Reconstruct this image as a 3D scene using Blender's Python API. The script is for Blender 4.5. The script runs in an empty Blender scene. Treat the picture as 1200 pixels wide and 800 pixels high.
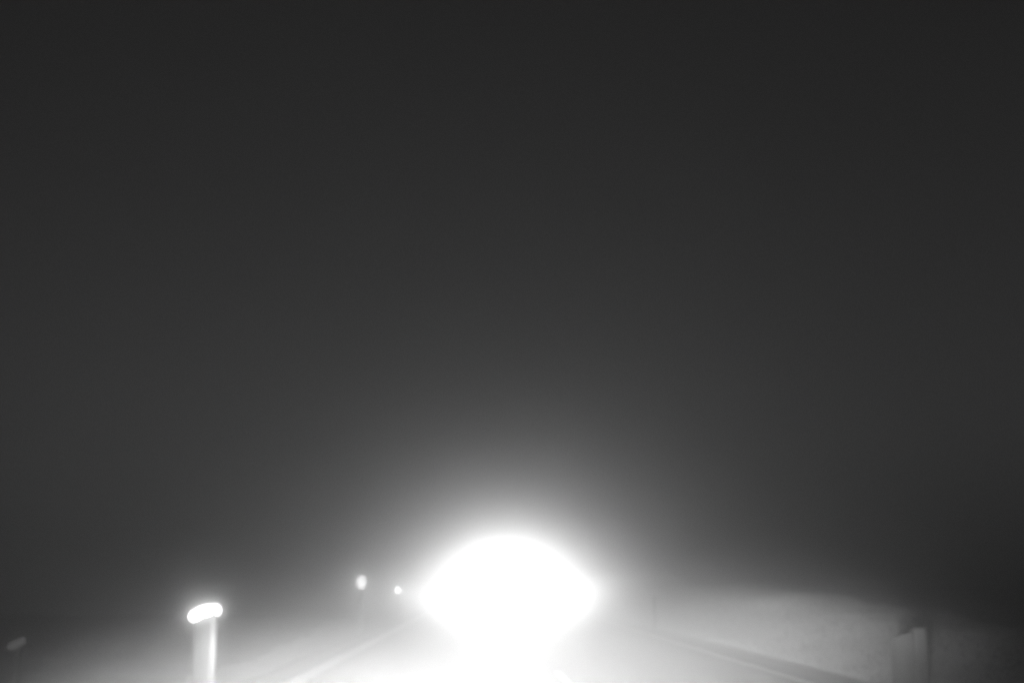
import bpy, bmesh, math, random
import numpy as np
from mathutils import Vector

R = math.radians
random.seed(4)
rng = np.random.default_rng(4)
SC = bpy.context.scene
COL = SC.collection

# ------------------------------------------------------------------ camera
CAM_H = 1.28
F_PX, W_PX, H_PX = 1667.0, 1200.0, 800.0
VP = (566.0, 684.0)                     # where the straight road runs to
cam_d = bpy.data.cameras.new("camera")
cam_d.sensor_width = 36.0
cam_d.lens = 36.0 * F_PX / W_PX
cam_d.clip_start = 0.1
cam_d.clip_end = 3000.0
cam = bpy.data.objects.new("camera", cam_d)
COL.objects.link(cam)
dx, dy = VP[0] - W_PX / 2, VP[1] - H_PX / 2
pitch = math.atan2(dy, F_PX)
yaw = math.atan2(-dx, math.hypot(F_PX, dy))
cam.location = (0, 0, CAM_H)
cam.rotation_euler = (R(90) + pitch, 0, -yaw)
cam_d.dof.use_dof = True
cam_d.dof.focus_distance = 3.0          # the picture is softly out of focus
cam_d.dof.aperture_fstop = 4.4
SC.camera = cam

# ------------------------------------------------------------------ night sky
world = bpy.data.worlds.new("World")
SC.world = world
world.use_nodes = True
wn = world.node_tree
wn.nodes.clear()
sky = wn.nodes.new("ShaderNodeTexSky")
sky.sky_type = 'NISHITA'
sky.sun_disc = False
sky.sun_elevation = R(35)
sky.sun_rotation = R(180)
bw = wn.nodes.new("ShaderNodeRGBToBW")
bg = wn.nodes.new("ShaderNodeBackground")
bg.inputs["Strength"].default_value = 0.0046
wo = wn.nodes.new("ShaderNodeOutputWorld")
wn.links.new(sky.outputs[0], bw.inputs[0])
wn.links.new(bw.outputs[0], bg.inputs[0])
wn.links.new(bg.outputs[0], wo.inputs[0])

# ------------------------------------------------------------------ picture settings
SC.view_settings.view_transform = 'Standard'
SC.view_settings.look = 'None'
SC.view_settings.exposure = 0.0
SC.view_settings.gamma = 1.0
SC.view_settings.use_curve_mapping = False
SC.render.engine = 'CYCLES'
cy = SC.cycles
cy.use_denoising = True
SC.render.dither_intensity = 2.0
cy.use_adaptive_sampling = False
cy.volume_bounces = 9
cy.max_bounces = 10
cy.diffuse_bounces = 2
cy.glossy_bounces = 2
cy.transmission_bounces = 2
cy.sample_clamp_indirect = 4.0
cy.pixel_filter_type = 'BLACKMAN_HARRIS'
cy.filter_width = 1.5

# ------------------------------------------------------------------ numbers of the place
CAR_D, CAR_X = 125.0, 2.05              # the oncoming car
FOG_FORWARD, G_FORWARD = 0.05, 0.99   # droplets throw most light forwards ...
FOG_BACK, G_BACK = 0.005, 0.0          # ... and some of it evenly all round
P_CAR = 580000.0                         # oncoming headlight, each
P_OWN = 455000.0                         # the viewer's own headlight, each

# ------------------------------------------------------------------ helpers
def link_mesh(name, me, mat=None, parent=None):
    o = bpy.data.objects.new(name, me)
    COL.objects.link(o)
    if mat is not None:
        me.materials.append(mat)
    if parent is not None:
        o.parent = parent
    return o

def from_bm(name, bm, mat=None, parent=None, smooth=False):
    me = bpy.data.meshes.new(name)
    bmesh.ops.recalc_face_normals(bm, faces=bm.faces[:])
    bm.to_mesh(me)
    bm.free()
    if smooth:
        me.polygons.foreach_set("use_smooth", [True] * len(me.polygons))
    return link_mesh(name, me, mat, parent)

def empty(name, loc, rz=0.0):
    o = bpy.data.objects.new(name, None)
    COL.objects.link(o)
    o.location = loc
    o.rotation_euler = (0, 0, rz)
    return o

def tag(o, label=None, cat=None, group=None, kind=None):
    if label: o["label"] = label
    if cat: o["category"] = cat
    if group: o["group"] = group
    if kind: o["kind"] = kind
    return o

def add_box(bm, x0, x1, y0, y1, z0, z1, bev=0.0):
    r = bmesh.ops.create_cube(bm, size=1.0)
    for v in r["verts"]:
        v.co = Vector(((x0 + x1) / 2 + v.co.x * (x1 - x0), (y0 + y1) / 2 + v.co.y * (y1 - y0), (z0 + z1) / 2 + v.co.z * (z1 - z0)))
    if bev > 0:
        es = {e for v in r["verts"] for e in v.link_edges}
        bmesh.ops.bevel(bm, geom=list(es), offset=bev, segments=2, affect='EDGES', profile=0.6)

def add_capsule_path(bm, pts, rad, depth_scale=1.0, seg=14):
    """A round-ended bar bent along pts (x, z), as one closed tube with domed ends."""
    pts = [Vector((p[0], 0, p[1])) for p in pts]
    fine = []
    for i in range(len(pts) - 1):
        for k in range(6):
            fine.append(pts[i].lerp(pts[i + 1], k / 6))
    fine.append(pts[-1])
    for _ in range(6):
        fine = [fine[0]] + [(fine[i - 1] + fine[i] * 2 + fine[i + 1]) / 4 for i in range(1, len(fine) - 1)] + [fine[-1]]
    rings = []
    def ring(c, t, r):
        n = Vector((-t.z, 0, t.x))
        return [bm.verts.new(c + n * (math.cos(a) * r) + Vector((0, math.sin(a) * r * depth_scale, 0)))
                for a in (2 * math.pi * k / seg for k in range(seg))]
    t0 = (fine[1] - fine[0]).normalized()
    t1 = (fine[-1] - fine[-2]).normalized()
    for k in range(1, 5):
        a = math.pi / 2 * k / 5
        rings.append(ring(fine[0] - t0 * (rad * math.cos(a)), t0, rad * math.sin(a)))
    for i, c in enumerate(fine):
        t = (fine[min(i + 1, len(fine) - 1)] - fine[max(i - 1, 0)]).normalized()
        rings.append(ring(c, t, rad))
    for k in range(4, 0, -1):
        a = math.pi / 2 * k / 5
        rings.append(ring(fine[-1] + t1 * (rad * math.cos(a)), t1, rad * math.sin(a)))
    for a, b in zip(rings[:-1], rings[1:]):
        for k in range(seg):
            bm.faces.new((a[k], a[(k + 1) % seg], b[(k + 1) % seg], b[k]))
    bm.faces.new(rings[0][::-1])
    bm.faces.new(rings[-1])

def extrude_profile(bm, pts, z0, z1, top=None):
    """pts: closed plan outline (x, y); extruded upwards."""
    lo = [bm.verts.new((x, y, z0)) for x, y in pts]
    hi = [bm.verts.new((x, y, z1 if top is None else top(x))) for x, y in pts]
    n = len(pts)
    for i in range(n):
        bm.faces.new((lo[i], lo[(i + 1) % n], hi[(i + 1) % n], hi[i]))
    bm.faces.new(lo[::-1])
    bm.faces.new(hi)

# ------------------------------------------------------------------ materials (the picture is black and white)
def new_mat(name):
    m = bpy.data.materials.new(name)
    m.use_nodes = True
    nt = m.node_tree
    return m, nt, nt.nodes["Principled BSDF"]

def grey(v):
    return (v, v, v, 1.0)

def noise_mat(name, lo, hi, scale, rough, bump=0.0, bump_scale=None, spec=0.5, stretch=None):
    m, nt, b = new_mat(name)
    tc = nt.nodes.new("ShaderNodeTexCoord")
    mp = nt.nodes.new("ShaderNodeMapping")
    if stretch: mp.inputs["Scale"].default_value = stretch
    nt.links.new(tc.outputs["Object"], mp.inputs["Vector"])
    n = nt.nodes.new("ShaderNodeTexNoise")
    n.inputs["Scale"].default_value = scale
    n.inputs["Detail"].default_value = 6
    r = nt.nodes.new("ShaderNodeValToRGB")
    r.color_ramp.elements[0].position = 0.3
    r.color_ramp.elements[1].position = 0.7
    r.color_ramp.elements[0].color = grey(lo)
    r.color_ramp.elements[1].color = grey(hi)
    nt.links.new(mp.outputs[0], n.inputs["Vector"])
    nt.links.new(n.outputs[0], r.inputs[0])
    nt.links.new(r.outputs[0], b.inputs["Base Color"])
    b.inputs["Roughness"].default_value = rough
    b.inputs["Specular IOR Level"].default_value = spec
    if bump:
        n2 = nt.nodes.new("ShaderNodeTexNoise")
        n2.inputs["Scale"].default_value = bump_scale or scale * 4
        n2.inputs["Detail"].default_value = 4
        bp = nt.nodes.new("ShaderNodeBump")
        bp.inputs["Strength"].default_value = bump
        bp.inputs["Distance"].default_value = 0.02
        nt.links.new(tc.outputs["Object"], n2.inputs["Vector"])
        nt.links.new(n2.outputs[0], bp.inputs["Height"])
        nt.links.new(bp.outputs[0], b.inputs["Normal"])
    return m

M_ASPHALT = noise_mat("asphalt", 0.05, 0.075, 3.0, 0.48, 0.5, 60.0, stretch=(2.0, 0.15, 1.0))
M_PAINT = noise_mat("road_paint", 0.68, 0.82, 9.0, 0.5, 0.2, 50.0)
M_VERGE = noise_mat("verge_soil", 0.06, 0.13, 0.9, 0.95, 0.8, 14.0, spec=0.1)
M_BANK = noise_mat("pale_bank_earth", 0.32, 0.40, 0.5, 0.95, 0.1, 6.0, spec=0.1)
M_GRAVEL = noise_mat("pale_gravel", 0.26, 0.40, 7.0, 0.9, 0.8, 40.0, spec=0.2)
M_GRASS = noise_mat("dry_grass", 0.05, 0.12, 1.3, 0.8, spec=0.2)
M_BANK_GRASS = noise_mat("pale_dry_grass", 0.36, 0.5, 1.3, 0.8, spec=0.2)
M_POST = noise_mat("post_white_plastic", 0.022, 0.055, 16.0, 0.6, 0.1, 30.0, spec=0.05, stretch=(1, 0.2, 0.04))  # bright vertical streaks of the motion smear put into the colour
M_POST_GREY = noise_mat("post_grey_plastic", 0.08, 0.10, 5.0, 0.6, 0.1, 30.0, spec=0.05, stretch=(1, 1, 0.3))
M_SMEAR_EDGE = noise_mat("post_smear_bright", 0.085, 0.10, 5.0, 0.6, spec=0.05)  # lighter colour for the bright strip of the smeared post
M_SMEAR_EDGE_GREY = noise_mat("post_smear_edge_grey", 0.10, 0.12, 5.0, 0.6, spec=0.05)
M_SHAFT = noise_mat("pale_post_plastic", 0.2, 0.26, 5.0, 0.6)
M_POST_SHADED = noise_mat("post_shaded_plastic", 0.013, 0.018, 5.0, 0.8, spec=0.03)  # shade of unlit and backlit shafts put into the colour
M_CARPAINT = noise_mat("car_paint", 0.30, 0.34, 2.0, 0.25)
M_BLACK = noise_mat("black_plastic", 0.015, 0.03, 6.0, 0.5)
M_RUBBER = noise_mat("tyre_rubber", 0.015, 0.025, 8.0, 0.85)
M_ALLOY = noise_mat("wheel_alloy", 0.5, 0.6, 4.0, 0.35)
M_PLATE = noise_mat("number_plate_white", 0.7, 0.8, 4.0, 0.4)
m, nt, b = new_mat("car_glass")
b.inputs["Base Color"].default_value = grey(0.02)
b.inputs["Roughness"].default_value = 0.05
M_GLASS = m

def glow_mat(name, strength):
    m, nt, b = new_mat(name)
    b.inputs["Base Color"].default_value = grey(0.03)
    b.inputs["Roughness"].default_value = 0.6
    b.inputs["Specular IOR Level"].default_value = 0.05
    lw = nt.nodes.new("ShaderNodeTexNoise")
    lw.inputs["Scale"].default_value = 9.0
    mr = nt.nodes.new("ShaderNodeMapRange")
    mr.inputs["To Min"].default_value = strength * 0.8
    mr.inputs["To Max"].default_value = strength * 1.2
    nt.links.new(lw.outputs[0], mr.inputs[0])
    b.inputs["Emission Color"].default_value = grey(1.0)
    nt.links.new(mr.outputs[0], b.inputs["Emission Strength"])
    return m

# ------------------------------------------------------------------ terrain
ROAD_L, ROAD_R = -3.05, 5.05
Y0, Y1, XH = -90.0, 620.0, 420.0

def sstep(a, b, x):
    t = np.clip((x - a) / (b - a), 0, 1)
    return t * t * (3 - 2 * t)

def waves(x, y):
    return (np.sin(x * 0.9 + y * 0.37) + np.sin(y * 0.81 - x * 0.45 + 1.3) + 0.6 * np.sin(y * 1.9 + x * 1.4)) / 2.6

def ground_z(x, y):
    x = np.asarray(x, float); y = np.asarray(y, float)
    right = sstep(ROAD_R + 0.15, ROAD_R + 2.3, x) * (0.40 + 0.80 * sstep(12, 60, y) + 0.08 * waves(x, y))
    off = sstep(-ROAD_L + 0.1, -ROAD_L + 1.4, -x)
    left = sstep(-ROAD_L + 0.15, -ROAD_L + 0.5, -x) * 0.33 * np.exp(-((y - 38.5) / 7.0) ** 2) + off * (0.10 + 0.05 * waves(x, y)) + sstep(8, 60, -x) * 0.3
    return right + left - 0.006

def axis(vals):
    return np.array(sorted(set(np.round(np.concatenate(vals), 4))))

gx = axis([np.linspace(-XH, -30, 14), np.linspace(-30, -8, 24), np.linspace(-8, -2.8, 40), np.linspace(-2.8, 4.8, 6),
           np.linspace(4.8, 8.5, 40), np.linspace(8.5, 30, 26), np.linspace(30, XH, 14)])
gy = axis([np.linspace(Y0, 0, 12), np.linspace(0, 90, 226), np.linspace(90, 260, 80), np.linspace(260, Y1, 20)])
GX, GY = np.meshgrid(gx, gy)
GZ = ground_z(GX, GY)
nx, ny = len(gx), len(gy)
verts = np.stack([GX, GY, GZ], -1).reshape(-1, 3)
ii = (np.arange(ny - 1)[:, None] * nx + np.arange(nx - 1)[None, :]).reshape(-1)
faces = np.stack([ii, ii + 1, ii + nx + 1, ii + nx], -1)
me = bpy.data.meshes.new("ground")
me.from_pydata(verts.tolist(), [], faces.tolist())
me.polygons.foreach_set("use_smooth", [True] * len(me.polygons))
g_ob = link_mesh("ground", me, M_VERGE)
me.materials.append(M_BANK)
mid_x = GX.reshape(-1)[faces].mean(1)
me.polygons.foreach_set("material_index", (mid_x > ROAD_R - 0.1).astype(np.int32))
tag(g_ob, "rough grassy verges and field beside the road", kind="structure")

# road: a cambered strip with ragged edges
def strip(name, xs_of_y, ys, z_of, mat, nx_=9):
    vs, fs = [], []
    for y in ys:
        a, b2 = xs_of_y(y)
        for k in range(nx_):
            x = a + (b2 - a) * k / (nx_ - 1)
            vs.append((x, y, z_of(x, y)))
    for j in range(len(ys) - 1):
        for k in range(nx_ - 1):
            i = j * nx_ + k
            fs.append((i, i + 1, i + nx_ + 1, i + nx_))
    me = bpy.data.meshes.new(name)
    me.from_pydata(vs, [], fs)
    me.polygons.foreach_set("use_smooth", [True] * len(me.polygons))
    return link_mesh(name, me, mat)

CROWN_X = 1.09
def road_z(x, y=0):
    return 0.004 + 0.022 * (1 - ((x - CROWN_X) / 4.2) ** 2)

ys = np.concatenate([np.linspace(Y0 + 2, 0, 10), np.linspace(0.4, 120, 300), np.linspace(122, Y1 - 5, 120)])
def rag(y, s):
    return 0.04 * math.sin(y * 0.9 + s) + 0.03 * math.sin(y * 2.3 + 2 * s) + 0.02 * math.sin(y * 5.1 + s)
road = strip("road", lambda y: (ROAD_L + rag(y, 0.4), ROAD_R + rag(y, 2.1)), ys, road_z, M_ASPHALT)
tag(road, "straight two lane asphalt road", kind="structure")
# pale gravel strip on the left shoulder
gv = strip("gravel_shoulder", lambda y: (-3.85 + 1.8 * rag(y, 5.0), -3.2 + rag(y, 1.2)), ys,
           lambda x, y: float(ground_z(x, y)) + 0.012, M_GRAVEL, 6)
tag(gv, "pale gravel strip along the left road edge", kind="structure")

# painted lines, 4 mm over the asphalt, on the road sheet
def line(name, x0, x1, ya, yb, n):
    yl = np.linspace(ya, yb, n)
    o = strip(name, lambda y: (x0 + 0.15 * rag(y, 1.0), x1 + 0.15 * rag(y, 3.0)), yl, lambda x, y: road_z(x) + 0.004, M_PAINT, 3)
    o.parent = road
    return o
o = line("edge_line", -2.60, -2.34, Y0 + 4, 330, 420)
o["label"] = "broad white edge line on the left side"
o = line("edge_line", 4.16, 4.31, Y0 + 4, 330, 420)
o["label"] = "narrow white edge line on the right side"
dash0 = None
for k in range(-6, 28):
    y0 = 26.7 + 10.9 * k
    if dash0 is None:
        bm = bmesh.new()
        add_box(bm, -0.06, 0.06, 0.0, 5.5, 0.0, 0.004)
        dash0 = from_bm("centre_dash", bm, M_PAINT, road)
        d = dash0
    else:
        d = dash0.copy()
        COL.objects.link(d)
    d.location = (CROWN_X, y0, road_z(CROWN_X) + 0.001)

# ------------------------------------------------------------------ grass on the verges
def grass(name, n, xa, xb, ya, yb, h0, h1, label, mat):
    u = rng.random(n)
    x = xa + (xb - xa) * rng.random(n)
    y = ya + (yb - ya) * u ** 1.5
    clump = 0.5 + 0.5 * np.sin(x * 2.1 + 1.7 * np.sin(y * 0.7)) * np.sin(y * 1.3 + x)
    h = (h0 + (h1 - h0) * rng.random(n)) * (0.5 + 0.7 * clump) * (0.25 + 0.75 * sstep(14, 34, y))
    z = ground_z(x, y) - 0.01
    a = rng.random(n) * 2 * math.pi
    w = 0.006 + 0.006 * rng.random(n) + 0.00012 * y
    la = rng.random(n) * 2 * math.pi
    ln = h * (0.2 + 0.5 * rng.random(n))
    ca, sa = np.cos(a) * w, np.sin(a) * w
    lx, ly = np.cos(la) * ln, np.sin(la) * ln
    p = np.zeros((n, 5, 3))
    p[:, 0] = np.stack([x - ca, y - sa, z], -1)
    p[:, 1] = np.stack([x + ca, y + sa, z], -1)
    p[:, 2] = np.stack([x + ca * 0.7 + lx * 0.35, y + sa * 0.7 + ly * 0.35, z + h * 0.6], -1)
    p[:, 3] = np.stack([x - ca * 0.7 + lx * 0.35, y - sa * 0.7 + ly * 0.35, z + h * 0.6], -1)
    p[:, 4] = np.stack([x + lx, y + ly, z + h], -1)
    i = np.arange(n)[:, None] * 5
    q = np.concatenate([i, i + 1, i + 2, i + 3], 1)
    t = np.concatenate([i + 3, i + 2, i + 4], 1)
    me = bpy.data.meshes.new(name)
    me.from_pydata(p.reshape(-1, 3).tolist(), [], q.tolist() + t.tolist())
    o = link_mesh(name, me, mat)
    tag(o, label, "grass", kind="stuff")

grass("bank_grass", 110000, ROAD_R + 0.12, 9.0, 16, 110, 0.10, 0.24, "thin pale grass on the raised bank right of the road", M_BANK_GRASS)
grass("verge_grass", 60000, -14.0, -3.75, 5, 110, 0.03, 0.09, "short rough grass on the verge left of the road", M_GRASS)

# ------------------------------------------------------------------ headlight beams
def beam_pattern(ld, width, cut, soft, above, fade=None, kerb=0.0, tilt=0.0, hot=None):
    """Dipped-beam pattern: bright below a cut-off, `above` of it over the cut-off, fading to the sides."""
    ld.use_nodes = True
    nt = ld.node_tree
    em = nt.nodes["Emission"]
    tc = nt.nodes.new("ShaderNodeTexCoord")
    sp = nt.nodes.new("ShaderNodeSeparateXYZ")
    nt.links.new(tc.outputs["Normal"], sp.inputs[0])
    def mth(op, a, b2=None, clamp=False):
        n = nt.nodes.new("ShaderNodeMath")
        n.operation = op
        n.use_clamp = clamp
        for k, v in enumerate((a, b2)):
            if v is None: continue
            if isinstance(v, (int, float)): n.inputs[k].default_value = v
            else: nt.links.new(v, n.inputs[k])
        return n.outputs[0]
    nz = mth('MULTIPLY', sp.outputs[2], -1.0)
    az = mth('DIVIDE', sp.outputs[0], nz)
    el = mth('DIVIDE', sp.outputs[1], nz)
    side = mth('POWER', 2.718, mth('MULTIPLY', mth('POWER', mth('ABSOLUTE', mth('DIVIDE', az, width)), 3.0), -1.0))
    if tilt:
        el = mth('SUBTRACT', el, mth('MULTIPLY', az, tilt))
    mr = nt.nodes.new("ShaderNodeMapRange")
    mr.interpolation_type = 'SMOOTHSTEP'
    mr.inputs["From Min"].default_value = cut - soft
    mr.inputs["From Max"].default_value = cut + soft
    mr.inputs["To Min"].default_value = 1.0
    mr.inputs["To Max"].default_value = above
    nt.links.new(el, mr.inputs[0])
    up = mr.outputs[0]
    if fade:                            # over the cut-off the stray light thins out with elevation
        up = mth('DIVIDE', up, mth('ADD', mth('POWER', mth('DIVIDE', mth('MAXIMUM', el, 0.0), fade), 1.4), 1.0))
    if hot:                             # the hot spot lies just under the cut-off
        up = mth('MULTIPLY', up, mth('ADD', mth('POWER', 2.718, mth('DIVIDE', mth('MINIMUM', el, 0.0), hot)), 0.12))
    if kerb:                            # dipped beams throw more light to the kerb side
        kr = nt.nodes.new("ShaderNodeMapRange")
        kr.interpolation_type = 'SMOOTHSTEP'
        kr.inputs["From Min"].default_value = -0.02
        kr.inputs["From Max"].default_value = -0.14
        kr.inputs["To Min"].default_value = 0.0
        kr.inputs["To Max"].default_value = 1.0
        nt.links.new(az, kr.inputs[0])
        low = nt.nodes.new("ShaderNodeMapRange")
        low.interpolation_type = 'SMOOTHSTEP'
        low.inputs["From Min"].default_value = 0.0
        low.inputs["From Max"].default_value = 0.03
        low.inputs["To Min"].default_value = kerb
        low.inputs["To Max"].default_value = 0.0
        nt.links.new(el, low.inputs[0])
        side = mth('MULTIPLY', side, mth('ADD', mth('MULTIPLY', kr.outputs[0], low.outputs[0]), 1.0))
    nt.links.new(mth('MULTIPLY', side, up), em.inputs["Strength"])

# ------------------------------------------------------------------ marker posts
def gz(x, y):
    return float(ground_z(x, y))

CAM_M = cam.rotation_euler.to_matrix()
def place(px, d, py=720):
    """lateral position of a thing d metres down the road, read from its bearing"""
    v = CAM_M @ Vector((px - W_PX / 2, H_PX / 2 - py, -F_PX))
    return v.x / v.y * d
def height(px, py, d):
    v = CAM_M @ Vector((px - W_PX / 2, H_PX / 2 - py, -F_PX))
    return CAM_H + v.z / v.y * d

# motion-smeared post built broad; its reflector glare is put in as emission
D = 17.0
x = place(241, D)
p = empty("marker_post", (x, D, gz(x, D)), 0)
tag(p, "white marker post built broad as its motion smear, with a large bent reflector given emission for headlight glare, by the road edge", "post", "roadside marker posts")
top_z = height(241, 716, D) - p.location.z
s = D / F_PX
bm = bmesh.new()
hw = 13.5 * s
extrude_profile(bm, [(-hw, 0.02), (-hw + 0.03, -0.012), (-0.02, -0.03), (hw - 0.075, -0.012), (hw - 0.075, 0.05), (-0.02, 0.045)], -0.05, top_z)
from_bm("post_board", bm, M_POST, p)
bm = bmesh.new()
extrude_profile(bm, [(hw - 0.074, -0.045), (hw - 0.055, -0.06), (hw - 0.015, -0.06), (hw, -0.045), (hw, 0.05), (hw - 0.074, 0.05)], -0.05, top_z)
from_bm("smear_edge", bm, M_SMEAR_EDGE, p)  # bright strip of the motion smear, modelled as a solid part
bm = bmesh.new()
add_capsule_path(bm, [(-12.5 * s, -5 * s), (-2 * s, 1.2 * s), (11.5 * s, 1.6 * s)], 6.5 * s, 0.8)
h = from_bm("emissive_reflector", bm, glow_mat("reflector_emit_strong", 7.0), p, smooth=True)  # no lamp: emission stands in for headlight thrown back by the reflector
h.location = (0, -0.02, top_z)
h["label"] = "bent round-ended reflector, returned headlight glare put in as emission"

# two further posts along the same side, each reflector's returned glare put in as emission
def round_post(px, py, d, rw, rh, strength, label, name):
    x = place(px, d)
    p = empty("marker_post", (x, d, gz(x, d)))
    tag(p, label, "post", "roadside marker posts")
    zc = height(px, py, d) - p.location.z
    bm = bmesh.new()
    extrude_profile(bm, [(-0.05, 0.03), (-0.05, -0.01), (0, -0.03), (0.05, -0.01), (0.05, 0.03)], -0.05, zc)
    from_bm("post_shaft", bm, M_SHAFT, p)
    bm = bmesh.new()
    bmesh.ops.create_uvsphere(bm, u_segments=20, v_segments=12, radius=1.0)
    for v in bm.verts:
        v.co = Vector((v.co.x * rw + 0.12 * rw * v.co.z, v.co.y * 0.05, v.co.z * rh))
    h = from_bm("emissive_reflector", bm, glow_mat(name, strength), p, smooth=True)  # reflector, not a lamp; the returned headlight is emitted here
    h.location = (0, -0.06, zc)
round_post(423, 681.5, 38.5, 0.13, 0.18, 3.2, "slender marker post with an oval reflector given emission for headlight glare on a low rise of the verge", "reflector_emit_oval")
round_post(466, 691, 60.0, 0.10, 0.10, 20.0, "slender marker post with a tiny round reflector given emission for returned light near the headlight glare", "reflector_emit_small")

# low stake far out on the verge; faint reflector glare put in as emission
D = 17.0
x = place(14, D)
p = empty("marker_stake", (x, D + 0.3, gz(x, D)))
tag(p, "low stake coloured dark as if unlit, its faint slanting reflector given emission, out on the grass", "stake")
zc = height(14, 754, D) - p.location.z
bm = bmesh.new()
extrude_profile(bm, [(-0.03, 0.03), (-0.03, -0.02), (0.03, -0.02), (0.03, 0.03)], -0.05, zc)
from_bm("stake_shaft", bm, M_POST_SHADED, p)  # unlit darkness painted on as the shaft colour
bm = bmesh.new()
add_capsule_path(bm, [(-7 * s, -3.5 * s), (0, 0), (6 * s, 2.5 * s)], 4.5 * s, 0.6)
h = from_bm("emissive_reflector", bm, glow_mat("reflector_emit_faint", 0.075), p, smooth=True)
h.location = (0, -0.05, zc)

# dim post on the other side, its motion smear built as a broad solid
D = 16.8
s = D / F_PX
x = place(1058, D)
p = empty("marker_post", (x, D, gz(x, D)))
tag(p, "dim grey marker post built broad as its motion smear at the foot of the grassy bank", "post", "roadside marker posts")
top_z = height(1058, 742, D) - p.location.z
bm = bmesh.new()
xa, xb = -14 * s, 25 * s
extrude_profile(bm, [(xa, 0.05), (xa + 0.05, 0.01), (xb - 0.16, -0.02), (xb - 0.16, 0.05)], -0.3, top_z,
                top=lambda x: top_z - 0.06 + 0.08 * (x - xa) / (xb - 0.16 - xa))
from_bm("post_board", bm, M_POST_GREY, p)
bm = bmesh.new()
extrude_profile(bm, [(xb - 0.159, -0.05), (xb - 0.14, -0.07), (xb - 0.02, -0.07), (xb, -0.05), (xb, 0.05), (xb - 0.159, 0.05)], -0.3, top_z + 0.06)
from_bm("smear_edge", bm, M_SMEAR_EDGE_GREY, p)  # bright edge of the smeared post as a solid strip

# thin post further along the bank, its backlit silhouette put into the colour
D = 41.0
x = place(767, D)
p = empty("marker_post", (x, D, gz(x, D)))
tag(p, "thin marker post, coloured dark as its backlit silhouette, standing against the bright far bank", "post", "roadside marker posts")
zt = height(767, 698, D) - p.location.z
bm = bmesh.new()
extrude_profile(bm, [(-0.04, 0.03), (-0.04, -0.01), (0, -0.025), (0.04, -0.01), (0.04, 0.03)], -0.05, zt)
sh = from_bm("post_shaft", bm, M_POST_SHADED, p)
bm = bmesh.new()
add_box(bm, -0.042, 0.042, -0.032, 0.034, zt - 0.30, zt - 0.12, 0.006)
from_bm("dark_band", bm, M_BLACK, p)

# ------------------------------------------------------------------ the oncoming car
car = empty("oncoming_car", (CAR_X, CAR_D, road_z(CAR_X)))
tag(car, "oncoming car with both headlights blazing in the far lane", "car")
# local -y is the front
prof = [  # (y, z low, z high, half width)
    (-2.10, 0.32, 0.62, 0.70), (-2.02, 0.24, 0.74, 0.80), (-1.6, 0.20, 0.84, 0.86), (-0.9, 0.20, 0.93, 0.88),
    (0.0, 0.20, 0.95, 0.89), (1.2, 0.20, 0.97, 0.88), (1.9, 0.24, 0.96, 0.84), (2.1, 0.34, 0.88, 0.74)]
bm = bmesh.new()
rings = []
for y, zl, zh, w in prof:
    pts = [(-w * 0.92, zl), (w * 0.92, zl), (w, zl + 0.12), (w, zh - 0.16), (w * 0.9, zh - 0.03), (w * 0.5, zh), (-w * 0.5, zh), (-w * 0.9, zh - 0.03), (-w, zh - 0.16), (-w, zl + 0.12)]
    rings.append([bm.verts.new((px, y, pz)) for px, pz in pts])
for a, b2 in zip(rings[:-1], rings[1:]):
    n = len(a)
    for k in range(n):
        bm.faces.new((a[k], a[(k + 1) % n], b2[(k + 1) % n], b2[k]))
bm.faces.new(rings[0]); bm.faces.new(rings[-1][::-1])
from_bm("body", bm, M_CARPAINT, car, smooth=False)
# cabin
lo = [(-0.80, -0.75), (0.80, -0.75), (0.80, 1.75), (-0.80, 1.75)]
hi = [(-0.60, -0.02), (0.60, -0.02), (0.60, 1.15), (-0.60, 1.15)]
def quadpart(name, pts, mat, thick=0.02, parent=car):
    bm = bmesh.new()
    c = [Vector(q) for q in pts]
    n = (c[1] - c[0]).cross(c[2] - c[0]).normalized()
    a = [bm.verts.new(q) for q in c]
    b3 = [bm.verts.new(q - n * thick) for q in c]
    bm.faces.new(a); bm.faces.new(b3[::-1])
    for k in range(4):
        bm.faces.new((a[k], a[(k + 1) % 4], b3[(k + 1) % 4], b3[k]))
    return from_bm(name, bm, mat, parent)
L = [Vector((q[0], q[1], 0.93)) for q in lo]
Hh = [Vector((q[0], q[1], 1.40)) for q in hi]
quadpart("windscreen", [L[0], L[1], Hh[1], Hh[0]], M_GLASS)
quadpart("rear_window", [L[2], L[3], Hh[3], Hh[2]], M_GLASS)
quadpart("side_window", [L[1], L[2], Hh[2], Hh[1]], M_GLASS)
quadpart("side_window", [L[3], L[0], Hh[0], Hh[3]], M_GLASS)
bm = bmesh.new(); add_box(bm, -0.63, 0.63, -0.05, 1.18, 1.395, 1.45, 0.025); from_bm("roof", bm, M_CARPAINT, car)
bm = bmesh.new(); add_box(bm, -0.36, 0.36, -2.125, -2.06, 0.48, 0.60, 0.01); from_bm("grille", bm, M_BLACK, car)
bm = bmesh.new(); add_box(bm, -0.74, 0.74, -2.13, -1.98, 0.25, 0.40, 0.03); from_bm("bumper", bm, M_BLACK, car)
bm = bmesh.new(); add_box(bm, -0.26, 0.26, -2.145, -2.132, 0.29, 0.39); from_bm("number_plate", bm, M_PLATE, car)
for sgn in (-1, 1):
    bm = bmesh.new(); add_box(bm, sgn * 0.90 - 0.09, sgn * 0.90 + 0.09, -0.62, -0.50, 0.93, 1.06, 0.03); from_bm("wing_mirror", bm, M_CARPAINT, car)
M_LAMP = glow_mat("headlight_glow", 400.0)
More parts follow.
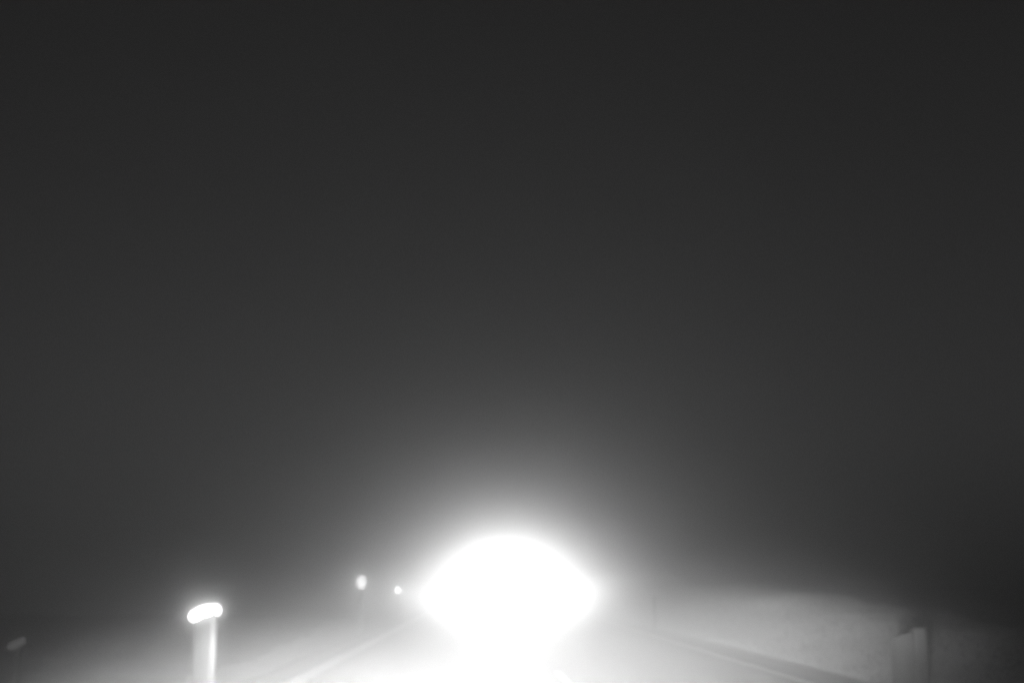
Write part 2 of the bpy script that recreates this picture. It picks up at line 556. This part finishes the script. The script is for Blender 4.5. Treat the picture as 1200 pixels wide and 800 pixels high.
for sgn in (-1, 1):
    bm = bmesh.new()
    bmesh.ops.create_uvsphere(bm, u_segments=18, v_segments=10, radius=1.0)
    for v in bm.verts:
        v.co = Vector((v.co.x * 0.15, v.co.y * 0.06, v.co.z * 0.085))
    hl = from_bm("headlight", bm, M_LAMP, car, smooth=True)
    hl.location = (sgn * 0.56, -2.10, 0.66)
    hl["label"] = "headlight shining towards the viewer"
    ld = bpy.data.lights.new("headlight_beam", 'SPOT')
    ld.energy = P_CAR
    ld.spot_size = R(150)
    ld.spot_blend = 1.0
    ld.shadow_soft_size = 0.07
    beam_pattern(ld, 1.2, 0.005, 0.07, 0.125, 0.042, 9.0)
    lo_ = bpy.data.objects.new("headlight_beam", ld)
    COL.objects.link(lo_)
    lo_.location = (CAR_X + sgn * 0.56, CAR_D - 2.35, 0.68)
    lo_.rotation_euler = (R(90), 0, R(180))
for sx in (-1, 1):
    for yy in (-1.32, 1.32):
        wbm = bmesh.new()
        bmesh.ops.create_cone(wbm, cap_ends=True, segments=24, radius1=0.32, radius2=0.32, depth=0.2)
        bmesh.ops.rotate(wbm, verts=wbm.verts[:], cent=(0, 0, 0), matrix=__import__("mathutils").Matrix.Rotation(R(90), 3, 'Y'))
        wh = from_bm("wheel", wbm, M_RUBBER, car, smooth=False)
        wh.location = (sx * 0.80, yy, 0.325)
        rbm = bmesh.new()
        bmesh.ops.create_cone(rbm, cap_ends=True, segments=18, radius1=0.21, radius2=0.19, depth=0.03)
        bmesh.ops.rotate(rbm, verts=rbm.verts[:], cent=(0, 0, 0), matrix=__import__("mathutils").Matrix.Rotation(R(90 * sx), 3, 'Y'))
        rm = from_bm("rim", rbm, M_ALLOY, wh)
        rm.location = (sx * 0.112, 0, 0)

# ------------------------------------------------------------------ the viewer's own dipped headlights
# (the picture is taken from a car: its beams light the near road, the verges and the posts)
def own_beam(x):
    ld = bpy.data.lights.new("dipped_beam", 'SPOT')
    ld.energy = P_OWN
    ld.spot_size = R(90)
    ld.spot_blend = 0.6
    ld.shadow_soft_size = 0.06
    beam_pattern(ld, 0.215, 0.014, 0.028, 0.0005, tilt=0.035, hot=0.02)
    o = bpy.data.objects.new("dipped_beam", ld)
    COL.objects.link(o)
    o.location = (x, 1.7, 0.66)
    o.rotation_euler = (R(90), 0, R(-1.6))
for xx in (-1.1, 0.2):
    own_beam(xx)

# ------------------------------------------------------------------ fog
bm = bmesh.new()
add_box(bm, -XH - 8, XH + 8, Y0 - 8, Y1 + 8, -1.2, 8.0)
fm = bpy.data.materials.new("fog_air")
fm.use_nodes = True
fn = fm.node_tree
fn.nodes.clear()
add = fn.nodes.new("ShaderNodeAddShader")
for k, (dens, g) in enumerate(((FOG_FORWARD, G_FORWARD), (FOG_BACK, G_BACK))):
    pv = fn.nodes.new("ShaderNodeVolumePrincipled")
    pv.inputs["Color"].default_value = grey(0.95)
    pv.inputs["Density"].default_value = dens
    pv.inputs["Anisotropy"].default_value = g
    fn.links.new(pv.outputs[0], add.inputs[k])
fo = fn.nodes.new("ShaderNodeOutputMaterial")
fn.links.new(add.outputs[0], fo.inputs["Volume"])
tag(from_bm("haze", bm, fm), "thick pale night fog", kind="stuff")
